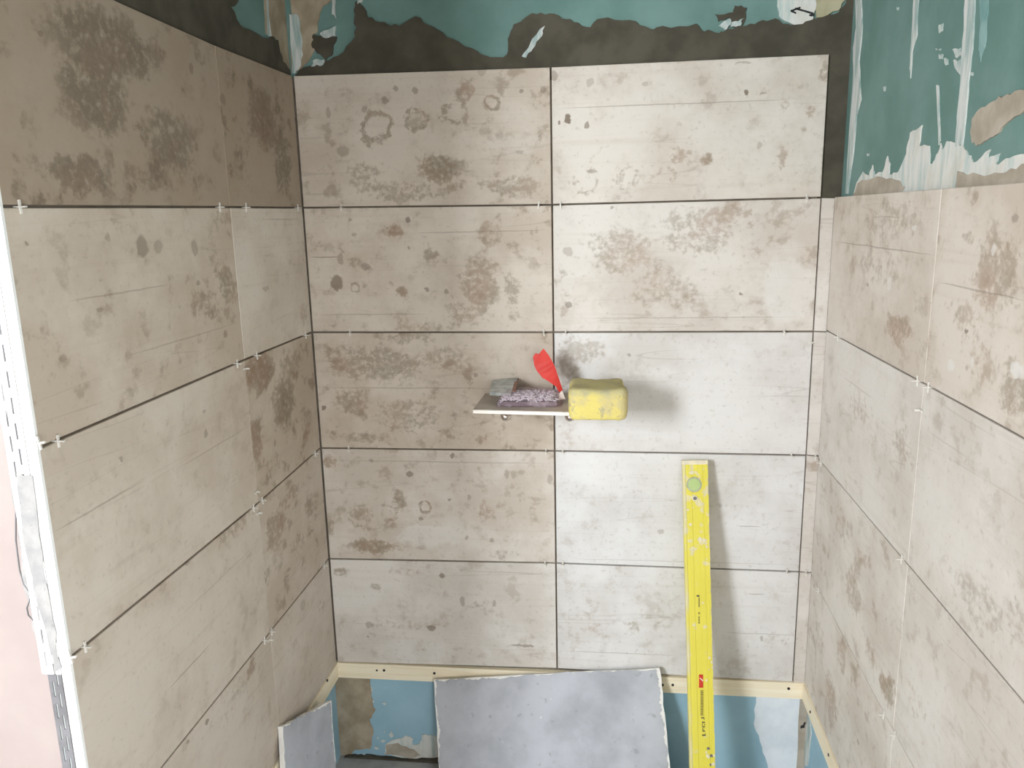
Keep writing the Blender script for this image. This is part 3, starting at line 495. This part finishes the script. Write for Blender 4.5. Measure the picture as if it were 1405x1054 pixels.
# ------------------------------------------------------------------ tile spacers
def cross_verts(leg, w, ext):
    h = w / 2
    p = [(-h, -leg), (h, -leg), (h, -h), (leg, -h), (leg, h), (h, h), (h, leg), (-h, leg), (-h, h), (-leg, h), (-leg, -h), (-h, -h)]
    vv = [(-ext / 2, a, b) for a, b in p] + [(ext / 2, a, b) for a, b in p]
    fs = [tuple(range(11, -1, -1)), tuple(range(12, 24))] + [(i, (i + 1) % 12, (i + 1) % 12 + 12, i + 12) for i in range(12)]
    return vv, fs
vv, fs = cross_verts(0.0088, 0.0021, 0.0032)
sp_me = bpy.data.meshes.new('tile_spacer'); sp_me.from_pydata(vv, [], fs); sp_me.materials.append(M['spacer'])
ORD = {1: 'first', 2: 'second', 3: 'third', 4: 'fourth'}
SP = [  # wall, px, py, upright?, label
 (FL, 28, 284, 1, 'large-looking white cross spacer near the outer edge, first joint of left wall'),
 (FL, 302, 283, 1, 'spacer left of the vertical seam in the top joint of left wall'),
 (FL, 338, 284, 1, 'spacer right of the vertical seam in the top joint of left wall'),
 (FL, 409, 284, 1, 'spacer beside the back corner in the top joint of left wall'),
 (FL, 80, 602, 1, 'white cross spacer near the outer edge, second joint of left wall'),
 (FL, 326, 499, 1, 'spacer just left of the seam in the second joint of left wall'),
 (FL, 353, 489, 1, 'spacer just right of the seam in the second joint of left wall'),
 (FL, 420, 461, 1, 'spacer beside the back corner in the second joint of left wall'),
 (FL, 337, 506, 0, 'sideways spacer in the vertical seam just below the second left joint'),
 (FL, 117, 885, 1, 'white cross spacer near the outer edge, third joint of left wall'),
 (FL, 348, 692, 1, 'spacer left of the seam in the third joint of left wall'),
 (FL, 360, 682, 1, 'spacer right of the seam in the third joint of left wall'),
 (FL, 352, 675, 0, 'sideways spacer in the seam just above the third left joint'),
 (FL, 355, 704, 0, 'sideways spacer in the seam just below the third left joint'),
 (FL, 433, 622, 1, 'spacer beside the back corner in the third joint of left wall'),
 (FL, 363, 874, 1, 'spacer left of the seam in the lowest joint of left wall'),
 (FL, 373, 865, 1, 'spacer right of the seam in the lowest joint of left wall'),
 (FL, 370, 878, 0, 'sideways spacer in the seam below the lowest left joint'),
 (FL, 445, 773, 1, 'spacer beside the back corner in the lowest joint of left wall'),
 (FB, 468, 284, 1, 'spacer at the left end of the top joint of back wall'),
 (FB, 739, 281, 1, 'spacer left of the centre seam in the top joint of back wall'),
 (FB, 769, 280, 1, 'spacer right of the centre seam in the top joint of back wall'),
 (FB, 1107, 272, 1, 'spacer at the right end of the top joint of back wall, under the dark strip'),
 (FB, 480, 456, 1, 'spacer at the left end of the second joint of back wall'),
 (FB, 746, 456, 1, 'spacer left of the centre seam above the red card, back wall'),
 (FB, 776, 456, 1, 'spacer right of the centre seam above the yellow sponge, back wall'),
 (FB, 1076, 456, 1, 'spacer at the right end of the second joint of back wall'),
 (FB, 1114, 470, 0, 'sideways spacer in the right vertical seam below the second back joint'),
 (FB, 478, 615, 1, 'spacer at the left end of the third joint of back wall'),
 (FB, 749, 619, 1, 'spacer left of the centre seam below the shelf, back wall'),
 (FB, 772, 619, 1, 'spacer right of the centre seam below the shelf, back wall'),
 (FB, 1086, 625, 1, 'spacer left of the right seam in the third joint of back wall'),
 (FB, 1119, 626, 1, 'spacer on the narrow corner strip in the third joint of back wall'),
 (FB, 748, 773, 1, 'spacer left of the centre seam in the lowest joint of back wall'),
 (FB, 772, 774, 1, 'spacer right of the centre seam in the lowest joint of back wall'),
 (FB, 1080, 784, 1, 'spacer left of the right seam in the lowest joint, beside the level shadow'),
 (FB, 1106, 786, 1, 'spacer on the narrow corner strip in the lowest joint of back wall'),
 (FR, 1149, 462, 1, 'spacer beside the back corner in the upper joint of right wall'),
 (FR, 1258, 522, 1, 'nearer-the-corner one of two bright spacers in the upper right-wall joint'),
 (FR, 1273, 531, 1, 'outer one of two bright spacers in the upper right-wall joint'),
 (FR, 1262, 563, 0, 'loose sideways spacer below the upper right-wall joint'),
 (FR, 1126, 632, 1, 'spacer beside the back corner in the middle joint of right wall'),
 (FR, 1237, 763, 1, 'white spacer at the seam in the middle joint of right wall'),
 (FR, 1123, 806, 1, 'spacer beside the back corner in the lowest joint of right wall'),
 (FR, 1212, 980, 1, 'spacer left of the seam in the lowest joint of right wall'),
 (FR, 1227, 1007, 1, 'spacer at the seam in the lowest joint of right wall'),
]
NODES = {id(FB): NB, id(FL): NL, id(FR): NR}
def joint_v(fr, u, v):                                     # height of the nearest joint line at u
    N = NODES[id(fr)]; best = None
    for r in range(1, 5):
        for i in range(len(N) - 1):
            a, b = N[i][r], N[i + 1][r]
            if a[0] - 0.01 <= u <= b[0] + 0.02:
                z = a[1] + (b[1] - a[1]) * (u - a[0]) / (b[0] - a[0])
                if best is None or abs(z - v) < abs(best - v): best = z
    return v if best is None else best
for i, (fr, px, py, up, lab) in enumerate(SP):
    u, v = loc2(fr, px, py, 0.002)
    o = bpy.data.objects.new('tile_spacer', sp_me); COL.objects.link(o)
    if up: v = joint_v(fr, u, v) - 0.0006; m = Matrix.Identity(4)
    else: m = Matrix.Rotation(math.pi / 2, 4, 'Z')
    m = Matrix.Rotation(random.uniform(-0.18, 0.18), 4, 'Z') @ m
    o.matrix_world = fr @ Matrix.Translation((u, v, 0.0015)) @ m
    tag(o, lab, 'spacer', 'white cross spacers in the tile joints')
# strip of spacer plastic poking out past the outer corner
for (px, py, lab) in ((54, 608, 'spacer poking out of the second joint past the white corner profile'), (97, 902, 'spacer poking out of the third joint past the white corner profile')):
    u, v = loc2(FP, px, py, 0.006); o = bpy.data.objects.new('tile_spacer', sp_me); COL.objects.link(o)
    o.matrix_world = FP @ Matrix.Translation((u, v, 0.0062)) @ Matrix.Rotation(math.radians(100), 4, 'Z') @ Matrix.Rotation(math.pi / 2, 4, 'Y')
    tag(o, lab, 'spacer', 'white cross spacers in the tile joints')

# ------------------------------------------------------------------ shelf on the two pipe fittings
ZS = FZ - 0.756                                            # shelf top
M['shelf'] = blotchy('shelf_tile_glaze', (176, 164, 152), (196, 186, 174), 14, 0.5, bump=0.1, c3=(150, 138, 126))
M['tilebody'] = blotchy('tile_body_white', (236, 230, 220), (244, 238, 230), 20, 0.7, bump=0.1)
fl = at(649, 562, 2, ZS); fr_ = at(855, 567, 2, ZS)
sh = empty('tile_shelf', (0.60, -0.09, ZS - 0.009)); tag(sh, 'narrow tile offcut used as a shelf on two chrome pipe stubs', 'shelf')
so = [(0.432, -0.0008), (fl.x, fl.y), (fr_.x, fr_.y), (0.770, -0.0008)]
so = ccw([(a - 0.60, b + 0.09) for a, b in so])
vv, fs = prism(so, 0, 0.0072); mesh('tile_body', vv, fs, M['tilebody'], sh)
vv, fs = prism(so, 0.0072, 0.009); mesh('tile_glaze', vv, fs, M['shelf'], sh)
t = NT('chrome'); n = t.noise(t.obj(), 120, 2); M['chrome'] = t.done(t.mix(n, lin((196, 184, 178)), lin((224, 214, 208))), 0.16, 1.0)
def lathe(name, prof, mat, parent, seg=24, hexa=False):
    k = 6 if hexa else seg; vv, fs = [], []
    for (y, r) in prof:
        for i in range(k):
            a = 2 * math.pi * i / k + 0.26; vv.append((r * math.cos(a), y, r * math.sin(a)))
    for j in range(len(prof) - 1):
        for i in range(k):
            fs.append((j * k + i, j * k + (i + 1) % k, (j + 1) * k + (i + 1) % k, (j + 1) * k + i))
    fs.append(tuple(range(k - 1, -1, -1))); fs.append(tuple(range((len(prof) - 1) * k, len(prof) * k)))
    bm = bmesh.new(); me = bpy.data.meshes.new('tmp'); me.from_pydata(vv, [], fs); bm.from_mesh(me); bpy.data.meshes.remove(me)
    return from_bm(name, bm, mat, parent, smooth=not hexa)
for (px, py, lab) in ((693, 573, 'chrome pipe stub under the left part of the tile shelf'), (782, 577, 'chrome pipe stub under the yellow sponge end of the shelf')):
    p = at(px, py, 1, -0.150); R_ = 0.0120
    e = empty('pipe_fitting', (p.x, 0, ZS - 0.009 - R_ - 0.0002)); tag(e, lab, 'pipe fitting', 'chrome pipe stubs carrying the shelf')
    lathe('pipe', [(0.005, 0.0085), (-0.128, 0.0085)], M['chrome'], e)
    lathe('wall_collar', [(-0.0005, 0.016), (-0.004, 0.016), (-0.006, 0.011), (-0.007, 0.0085)], M['chrome'], e)
    lathe('nut', [(-0.098, 0.0100), (-0.112, 0.0100)], M['chrome'], e, hexa=True)
    lathe('end_cap', [(-0.126, 0.0085), (-0.128, R_), (-0.140, R_), (-0.146, 0.0092), (-0.151, 0.0072), (-0.153, 0.002)], M['chrome'], e)

# ------------------------------------------------------------------ sponge
t = NT('yellow_sponge'); p = t.obj(); n = t.noise(p, 22, 5, 0.6); f = t.noise(p, 260, 3, 0.6); v_ = t.noise(p, 60, 4, 0.6)
c = t.mix(t.rng(n, 0.45, 0.62), lin((222, 206, 122)), lin((206, 192, 138)))
c = t.mix(t.rng(v_, 0.56, 0.66, 0, 0.7), c, lin((168, 160, 132))); c = t.mix(t.rng(f, 0.6, 0.72, 0, 0.35), c, lin((176, 160, 100)))
sep = t.new('ShaderNodeSeparateXYZ'); t.ln(p, sep.inputs[0])
dz = t.math('ADD', sep.outputs[2], t.math('MULTIPLY', t.math('SUBTRACT', n, 0.5), 0.03))
c = t.mix(t.rng(dz, 0.040, 0.056, 0, 0.65), c, lin((176, 170, 138)))            # greyer towards the upper face
t.bump(t.math('ADD', f, t.math('MULTIPLY', n, 2)), 0.5, 0.002); M['sponge'] = t.done(c, 0.9, spec=0.15)
def sponge():
    bm = bmesh.new(); bmesh.ops.create_cube(bm, size=1)
    bmesh.ops.subdivide_edges(bm, edges=bm.edges[:], cuts=11, use_grid_fill=True)
    sx, sy, sz, r = 0.128, 0.125, 0.060, 0.018
    for v in bm.verts:
        c_ = Vector((v.co.x * sx, v.co.y * sy, v.co.z * sz))
        i = Vector((max(-sx / 2 + r, min(sx / 2 - r, c_.x)), max(-sy / 2 + r, min(sy / 2 - r, c_.y)), max(-sz / 2 + r * .7, min(sz / 2 - r * .7, c_.z))))
        d = c_ - i
        if d.length > 0: c_ = i + d.normalized() * min(d.length, r)
        w = 1 - 0.09 * math.exp(-((c_.y - 0.012) / 0.022) ** 2) - 0.05 * max(0, c_.y / 0.06)     # grip waist
        c_.x *= w
        if c_.z > -0.01: c_.z += 0.0025 * math.sin(c_.x * 60 + 1) * math.cos(c_.y * 45)
        if c_.y < -0.042 and c_.z < 0.0: c_.z -= 0.010 * min(1, (-0.042 - c_.y) / 0.014)        # the overhanging lip sags
        c_ += Vector((random.uniform(-1, 1), random.uniform(-1, 1), random.uniform(-1, 1))) * 0.0007
        v.co = c_ + Vector((0, 0, sz / 2))
    return from_bm('sponge', bm, M['sponge'], None, smooth=True)
s = sponge(); s.location = (0.7085, -0.163, ZS + 0.0005); s.rotation_euler = (0, 0, math.radians(3))
tag(s, 'yellow tiling sponge with grey patches at the right end of the shelf', 'sponge')

# ------------------------------------------------------------------ opened packet of spacers
pk = empty('spacer_packet', (0.553, -0.098, ZS)); tag(pk, 'torn-open packet of tile spacers with red card on the shelf', 'packet')
t = NT('clear_film'); tr = t.new('ShaderNodeBsdfTransparent'); tr.inputs[0].default_value = (0.96, 0.92, 0.94, 1)
t.b.inputs['Base Color'].default_value = lin((206, 190, 197)); t.b.inputs['Roughness'].default_value = 0.22
mx = t.new('ShaderNodeMixShader'); fn = t.noise(t.obj(), 60, 3); t.ln(t.rng(fn, 0.40, 0.68, 0.10, 0.42), mx.inputs[0])
t.ln(tr.outputs[0], mx.inputs[1]); t.ln(t.b.outputs[0], mx.inputs[2]); t.ln(mx.outputs[0], t.n['Material Output'].inputs[0]); M['film'] = t.m
M['red'] = blotchy('red_card', (196, 46, 36), (206, 56, 44), 20, 0.5, bump=0.05)
M['cardedge'] = blotchy('card_core', (226, 214, 206), (236, 226, 218), 30, 0.8, bump=0.05)
M['foil'] = blotchy('grey_foil', (160, 166, 164), (204, 208, 206), 40, 0.35, bump=0.4, metal=0.35)
M['lilac'] = blotchy('lilac_spacer', (218, 212, 218), (234, 230, 234), 60, 0.5, bump=0.05)
M['purple'] = blotchy('dark_purple_inset', (116, 100, 106), (144, 126, 132), 40, 0.6, bump=0.1)
# inner tray, film pillow, heap of little crosses
bm = bmesh.new(); bbox(bm, -0.066, 0.066, -0.034, 0.036, 0.0004, 0.009, 0.003); from_bm('tray', bm, M['purple'], pk)
def pillow(sx, sy, sz, z0):
    bm = bmesh.new(); nx, ny = 22, 12; rows = []
    for top in (1, 0):
        g = []
        for j in range(ny + 1):
            row = []
            for i in range(nx + 1):
                a, b = i / nx * 2 - 1, j / ny * 2 - 1
                h = (max(0, 1 - abs(a) ** 5) * max(0, 1 - abs(b) ** 4)) ** 0.5
                z = z0 + (sz * h + 0.0008 * math.sin(a * 17 + b * 7) * h + 0.0006 * math.sin(b * 21 - a * 9) * h if top else 0)
                row.append(bm.verts.new((a * sx, b * sy, max(z, z0 - 0.0)) if top or (0 < i < nx and 0 < j < ny) else (a * sx, b * sy, z0)))
            g.append(row)
        rows.append(g)
    for top, g in zip((1, 0), rows):
        for j in range(ny):
            for i in range(nx):
                f = (g[j][i], g[j][i + 1], g[j + 1][i + 1], g[j + 1][i]); bm.faces.new(f if top else f[::-1])
    bmesh.ops.remove_doubles(bm, verts=bm.verts, dist=1e-6)
    return bm
from_bm('film_bag', pillow(0.076, 0.044, 0.034, 0.0006), M['film'], pk, smooth=True)
rnd = random.Random(5); vv, fs = [], []
cv, cf = cross_verts(0.0056, 0.0017, 0.002)
for k in range(230):
    x, y = rnd.uniform(-0.064, 0.064), rnd.uniform(-0.035, 0.035)
    top = 0.0335 * (max(0, 1 - abs(x / 0.076) ** 5) * max(0, 1 - abs(y / 0.044) ** 4)) ** 0.5 - 0.006
    zz = max(0.010, top * rnd.uniform(0.55, 1.0))
    m = Matrix.Translation((x, y, zz)) @ Matrix.Rotation(rnd.uniform(0, 6.3), 4, 'Z') @ Matrix.Rotation(rnd.uniform(0.6, 2.4), 4, 'Y') @ Matrix.Rotation(rnd.uniform(0, 3), 4, 'X')
    o_ = len(vv); vv += [m @ Vector(q) for q in cv]; fs += [tuple(i + o_ for i in f) for f in cf]
tag(mesh('spare_spacers', vv, fs, M['lilac'], pk), kind='stuff')
def k8(x, y): return (660 + x / 8.107, 470 + y / 8.107)
def sheet(name, pts, yfun, mats, th, seed, amp=0.0006):
    """bent card: picture outline set at its own depth, curved, with thickness"""
    p = [at(*k8(*q), 1, -0.10) for q in pts]
    p2 = jag(ccw([(a.x, a.z) for a in p]), amp, 1, random.Random(seed))
    bm = bmesh.new(); me = bpy.data.meshes.new('t'); v_, f_ = prism(p2, 0, th); me.from_pydata(v_, [], f_); bm.from_mesh(me); bpy.data.meshes.remove(me)
    bmesh.ops.triangulate(bm, faces=[f for f in bm.faces if len(f.verts) > 4])
    loc = pk.location
    for v in bm.verts:
        x, z, n_ = v.co; v.co = Vector((x - loc.x, yfun(x, z) - n_ - loc.y, z - loc.z))
    bm.normal_update()
    o = from_bm(name, bm, mats, pk)
    for f in o.data.polygons: f.material_index = 0 if f.area > 0 and abs(f.normal.y) > 0.45 else 1
    return o
sheet('red_card', [(570, 175), (600, 130), (630, 140), (645, 130), (690, 75), (720, 110), (780, 200), (830, 300), (870, 420), (908, 530), (870, 560), (830, 490), (740, 430), (680, 400), (620, 330), (585, 260)],
      lambda x, z: -0.100 + 0.35 * (x - 0.60) * (x - 0.60) * 10 + 0.10 * (z - ZS), [M['red'], M['cardedge']], 0.0018, 1)
sheet('card_stub', [(870, 570), (905, 540), (940, 630), (865, 640)], lambda x, z: -0.101 + 0.1 * (z - ZS), [M['cardedge'], M['cardedge']], 0.0011, 2)
# folded foil flap lying over the packet's left end
p = [at(*k8(*q), 2, ZS + h) for q, h in (((95, 552), 0.026), ((330, 570), 0.029), ((372, 490), 0.036), ((415, 380), 0.040), ((260, 398), 0.038), ((128, 420), 0.034))]
vv = [q - pk.location for q in p]; n_ = len(vv); vv = vv + [q - Vector((0, 0, 0.0016)) for q in vv]
fold = [(q - Vector((0, 0, 0.008))) + Vector((0, 0.002, 0)) for q in vv[:2]]; vv += fold
fs = [(0, 1, 2, 5), (2, 3, 4, 5), (11, 8, 7, 6), (11, 10, 9, 8)] + [(i, i + n_, (i + 1) % n_ + n_, (i + 1) % n_) for i in range(n_)] + [(0, 12, 13, 1)]
mesh('foil_flap', vv, fs, M['foil'], pk)
vv = [at(*k8(*q), 2, ZS + 0.037) - pk.location for q in ((345, 540), (380, 545), (400, 470), (430, 380), (405, 375), (370, 450))]
vv2, fs = [(v.x, v.y, v.z + 0.001) for v in vv] + [(v.x, v.y, v.z - 0.001) for v in vv], [tuple(range(6)), tuple(range(11, 5, -1))] + [(i, i + 6, (i + 1) % 6 + 6, (i + 1) % 6) for i in range(6)]
mesh('brown_tab', vv2, fs, blotchy('brown_tape', (134, 96, 82), (160, 120, 104), 30, 0.6), pk)

# ------------------------------------------------------------------ spirit level leaning on the back wall
t = NT('level_yellow'); p = t.obj(); n = t.noise(p, 30, 5, 0.6); n2 = t.noise(t.vec('ADD', p, (3, 1, 2)), 55, 5, 0.65); n3 = t.noise(p, 8, 3)
c = t.mix(n3, lin((226, 214, 84)), lin((216, 203, 66)))
ox = t.new('ShaderNodeSeparateXYZ'); t.ln(p, ox.inputs[0])
up = t.rng(ox.outputs[1], 0.35, 0.95, 0.0, 0.11)
c = t.mix(t.rng(t.math('ADD', n, up), 0.63, 0.70, 0, 0.75), c, lin((216, 206, 180)))       # plaster spatter
c = t.mix(t.rng(n2, 0.70, 0.74, 0, 0.7), c, lin((150, 138, 112)))
c = t.mix(t.math('MULTIPLY', t.rng(ox.outputs[0], -0.024, -0.0205, 0.75, 0.0), t.rng(n3, 0.35, 0.6)), c, lin((214, 206, 178)))   # rubbed left rail
c = t.mix(t.math('MULTIPLY', t.rng(ox.outputs[0], 0.0275, 0.0295), t.rng(n, 0.45, 0.55)), c, lin((196, 186, 158)))
t.bump(n, 0.3, 0.001); M['level'] = t.done(c, 0.42)
M['levelcap'] = blotchy('worn_end_cap', (214, 206, 186), (232, 222, 190), 60, 0.6, bump=0.2, c3=(170, 160, 146))
t = NT('vial_green'); M['vial'] = t.done(t.mix(t.noise(t.obj(), 40), lin((166, 190, 110)), lin((176, 196, 130))), 0.2)
M['vialring'] = blotchy('vial_ring', (160, 166, 140), (182, 184, 160), 40, 0.5)
M['logo'] = blotchy('red_print', (196, 52, 34), (206, 64, 44), 40, 0.5, bump=0.02)
M['printw'] = blotchy('white_print', (232, 226, 214), (240, 234, 224), 40, 0.5, bump=0.02)
M['printk'] = blotchy('faded_print', (140, 128, 60), (160, 146, 70), 80, 0.6, bump=0.02)
M['printd'] = blotchy('dark_print', (92, 84, 60), (116, 106, 70), 80, 0.6, bump=0.02)
topc = at(953.5, 634, 1, -0.030); botc = at(964, 1054, 1, -0.195)
ax = (topc - botc).normalized(); foot = botc - ax * (botc.z / ax.z); Ln = (topc - foot).length
nf = Vector((0, -1, 0)); nf = (nf - ax * nf.dot(ax)).normalized(); rx = ax.cross(nf).normalized()
if rx.x < 0: rx = -rx
LM = Matrix(((rx.x, ax.x, nf.x, foot.x), (rx.y, ax.y, nf.y, foot.y), (rx.z, ax.z, nf.z, foot.z + 0.004), (0, 0, 0, 1)))
lv = empty('spirit_level'); lv.matrix_world = LM; tag(lv, 'long yellow spirit level leaning upright against the back wall', 'spirit level')
hw = 0.0298
# profile across x (front face toward +z local): ribbed I-section, 24 mm deep
prof = [(-hw, 0), (-hw + .006, 0), (-hw + .0072, -.0012), (-hw + .010, -.0012), (-hw + .0112, -.0004), (-.009, -.0004), (-.008, -.0014), (.006, -.0014), (.007, -.0004), (hw - .0125, -.0004), (hw - .0115, -.0012), (hw - .0085, -.0012), (hw - .0075, 0), (hw, 0),
        (hw, -.024), (hw - .006, -.024), (hw - .008, -.0215), (-hw + .008, -.0215), (-hw + .006, -.024), (-hw, -.024)]
k = len(prof); vv = [(a, 0.012, b) for a, b in prof] + [(a, Ln - 0.010, b) for a, b in prof]
fs = [tuple(range(k)), tuple(range(2 * k - 1, k - 1, -1))] + [(i, i + k, (i + 1) % k + k, (i + 1) % k) for i in range(k)]
bm = bmesh.new(); me = bpy.data.meshes.new('t'); me.from_pydata(vv, [], fs); bm.from_mesh(me); bpy.data.meshes.remove(me)
body = from_bm('body', bm, M['level'], lv)
for y0_, y1_ in ((0.0, 0.012), (Ln - 0.010, Ln)):
    box('end_cap', -hw - .0006, hw + .0006, y0_, y1_, -.0246, .0006, M['levelcap'], lv, 0.0012)
def disc(name, px, py, rad, th, mat, seg=28, par=None):
    q = LM.inverted() @ (lambda d: CAM + d * ((LM.col[3].to_3d() - CAM).dot(nf) / d.dot(nf)))(ray(px, py))
    bm = bmesh.new(); bmesh.ops.create_cone(bm, cap_ends=True, segments=seg, radius1=rad, radius2=rad * 0.93, depth=th)
    o = from_bm(name, bm, mat, par or lv); o.location = (q.x, q.y, th / 2 - 0.0006)
    if par: o.location = Vector(o.location) - Vector(par.location)
    return o
vr = disc('vial_ring', 952.5, 665, 0.0185, 0.0016, M['vialring']); disc('vial', 952.5, 665, 0.0150, 0.0024, M['vial'], par=vr)
hr_ = disc('hang_hole_rim', 953.5, 684, 0.0068, 0.0014, M['levelcap']); disc('hang_hole', 953.5, 684, 0.0045, 0.0018, M['metal'], par=hr_)
def lev_uv(px, py):
    q = LM.inverted() @ (lambda d: CAM + d * ((LM.col[3].to_3d() - CAM).dot(nf) / d.dot(nf)))(ray(px, py)); return q.x, q.y
def decal(name, pts, mat, th=0.0005, parent=None):
    p = ccw([lev_uv(*q) for q in pts]); vv, fs = prism(p, -0.0016, th); return mesh(name, vv, fs, mat, parent or lv)
def e6(x, y): return (920 + x / 6.85, 900 + y / 6.85)
lg = decal('logo_patch', [e6(268, 178), e6(305, 178), e6(306, 300), e6(268, 300)], M['logo'], 0.0003)
decal('logo_slash', [e6(272, 208), e6(278, 206), e6(304, 226), e6(306, 240), e6(300, 238)], M['printw'], 0.0005, lg)
def e5(x, y): return (920 + x / 7.525, 760 + y / 7.525)
decal('scale_mark', [e5(270, 428), e5(298, 428), e5(298, 444), e5(270, 444)], M['printd'], 0.0003)
decal('scale_mark', [e5(291, 455), e5(298, 455), e5(298, 550), e5(291, 550)], M['printd'], 0.0003)
for a, b in ((605, 625), (650, 665), (672, 690), (698, 722)):
    decal('scale_mark', [e5(290, a), e5(299, a), e5(299, b), e5(290, b)], M['printd'], 0.0003)
# faded print running down the middle of the body
yy = 325; rnd = random.Random(3)
while yy < 560:
    h_ = rnd.choice((8, 11, 14)); decal('printed_letter', [e6(281, yy), e6(306, yy), e6(308, yy + h_), e6(283, yy + h_)], M['printk'], 0.0002); yy += h_ + 6
for (a, b, c_, d_) in ((288, 578, 316, 590), (312, 590, 320, 600), (296, 622, 324, 632), (296, 640, 302, 656), (318, 640, 324, 656), (298, 664, 324, 674), (300, 684, 308, 700), (300, 704, 326, 714), (298, 742, 330, 754), (322, 732, 330, 742)):
    decal('printed_letter', [e6(a, b), e6(c_, b), e6(c_, d_), e6(a, d_)], M['printd'], 0.0002)
# dried clumps along the right rail
for i, (a, b, r_) in enumerate(((355, 870, 14), (335, 905, 12), (350, 940, 20), (385, 940, 16), (408, 935, 12), (400, 1020, 16), (375, 1025, 10), (360, 128, 8), (340, 230, 14), (365, 20, 16), (385, 60, 12), (392, 110, 10))):
    u, v = lev_uv(*e6(a, b)); rnd = random.Random(i)
    pts = [(u + math.cos(q) * r_ / 6.85 / 590 * rnd.uniform(.5, 1.2), v + math.sin(q) * r_ / 6.85 / 590 * rnd.uniform(.5, 1.4)) for q in [j * 6.283 / 9 for j in range(9)]]
    vv, fs = prism(ccw(pts), -0.0012, 0.0012); mesh('dried_splash', vv, fs, M['levelcap'] if i % 3 or i > 6 else M['metal'], lv)
for i, (a, b, r_) in enumerate(((300, 905, 24), (345, 915, 18), (232, 990, 14), (215, 220, 20), (205, 750, 16), (180, 600, 14), (340, 180, 8), (300, 270, 10), (160, 700, 10), (190, 380, 12), (375, 985, 14))):
    u, v = lev_uv(920 + a / 7.525, 620 + b / 7.525); rnd = random.Random(50 + i)
    if abs(u) > hw - 0.003: continue
    pts = [(u + math.cos(q) * r_ / 7.5 / 560 * rnd.uniform(.5, 1.2), v + math.sin(q) * r_ / 7.5 / 560 * rnd.uniform(.5, 1.3)) for q in [j * 6.283 / 9 for j in range(9)]]
    vv, fs = prism(ccw(pts), -0.0012, 0.0008); mesh('dried_splash', vv, fs, M['levelcap'], lv)

# ------------------------------------------------------------------ plasterboard offcuts
def board(label, tl_, tr_, down, th, seed, back_first):
    """tl_, tr_ : upper front corners in the room; down: direction in which the sheet runs to the floor"""
    U = (tr_ - tl_).normalized(); D = (down - U * down.dot(U)).normalized(); N = U.cross(-D).normalized()
    wdt = (tr_ - tl_).length
    Mx = Matrix(((U.x, -D.x, N.x, tl_.x), (U.y, -D.y, N.y, tl_.y), (U.z, -D.z, N.z, tl_.z), (0, 0, 0, 1)))
    hl = tl_.z / -D.z - 0.002; hr = tr_.z / -D.z - 0.002
    r = empty('plasterboard_offcut'); r.matrix_world = Mx; tag(r, label, 'plasterboard', 'grey plasterboard offcuts')
    rnd = random.Random(seed)
    q = ccw(jag([(0, 0), (wdt, 0), (wdt, -hr), (0, -hl)], 0.0016, 4, rnd))
    q = [(a, max(b, -hl - (hr - hl) * a / wdt)) for a, b in q]
    vv, fs = prism(q, -th, -0.0006); mesh('gypsum_core', vv, fs, M['gypsum'], r)
    q2 = [(0.004, -0.002), (0.02, -0.003), (wdt * .35, -0.0015), (wdt - 0.012, -0.002), (wdt - 0.007, -0.006), (wdt - 0.005, -hr * .25), (wdt - 0.010, -hr * .3), (wdt - 0.004, -hr * .36), (wdt - 0.004, -hr + 0.004), (0.003, -hl + 0.004), (0.006, -hl * .55)]
    q2 = jag(ccw(q2), 0.0034, 5, rnd)
    vv, fs = prism(q2, -0.0006, 0.0002); mesh('face_paper', vv, fs, M['paper'], r)
    q3 = jag(ccw([(0.002, -0.002), (wdt - 0.002, -0.002), (wdt - 0.003, -hr + 0.004), (0.003, -hl + 0.004)]), 0.002, 3, rnd)
    vv, fs = prism(q3, -th - 0.0006, -th); mesh('back_paper', vv, fs, M['paper'], r)
    return r
a = at(595, 933, 1, -0.022); b = at(905, 917, 1, -0.022)
board('wide grey plasterboard sheet leaning on the back wall below the shelf', a, b, Vector((0.03, -0.40, -1)), 0.0125, 11, 0)
a = at(388, 997, 1, -0.385); b = at(455, 961, 1, -0.165)
print('small board', a, b)
board('small grey plasterboard scrap leaning in the left corner', a, b, Vector((0.17, 0.02, -1)), 0.0125, 12, 0)
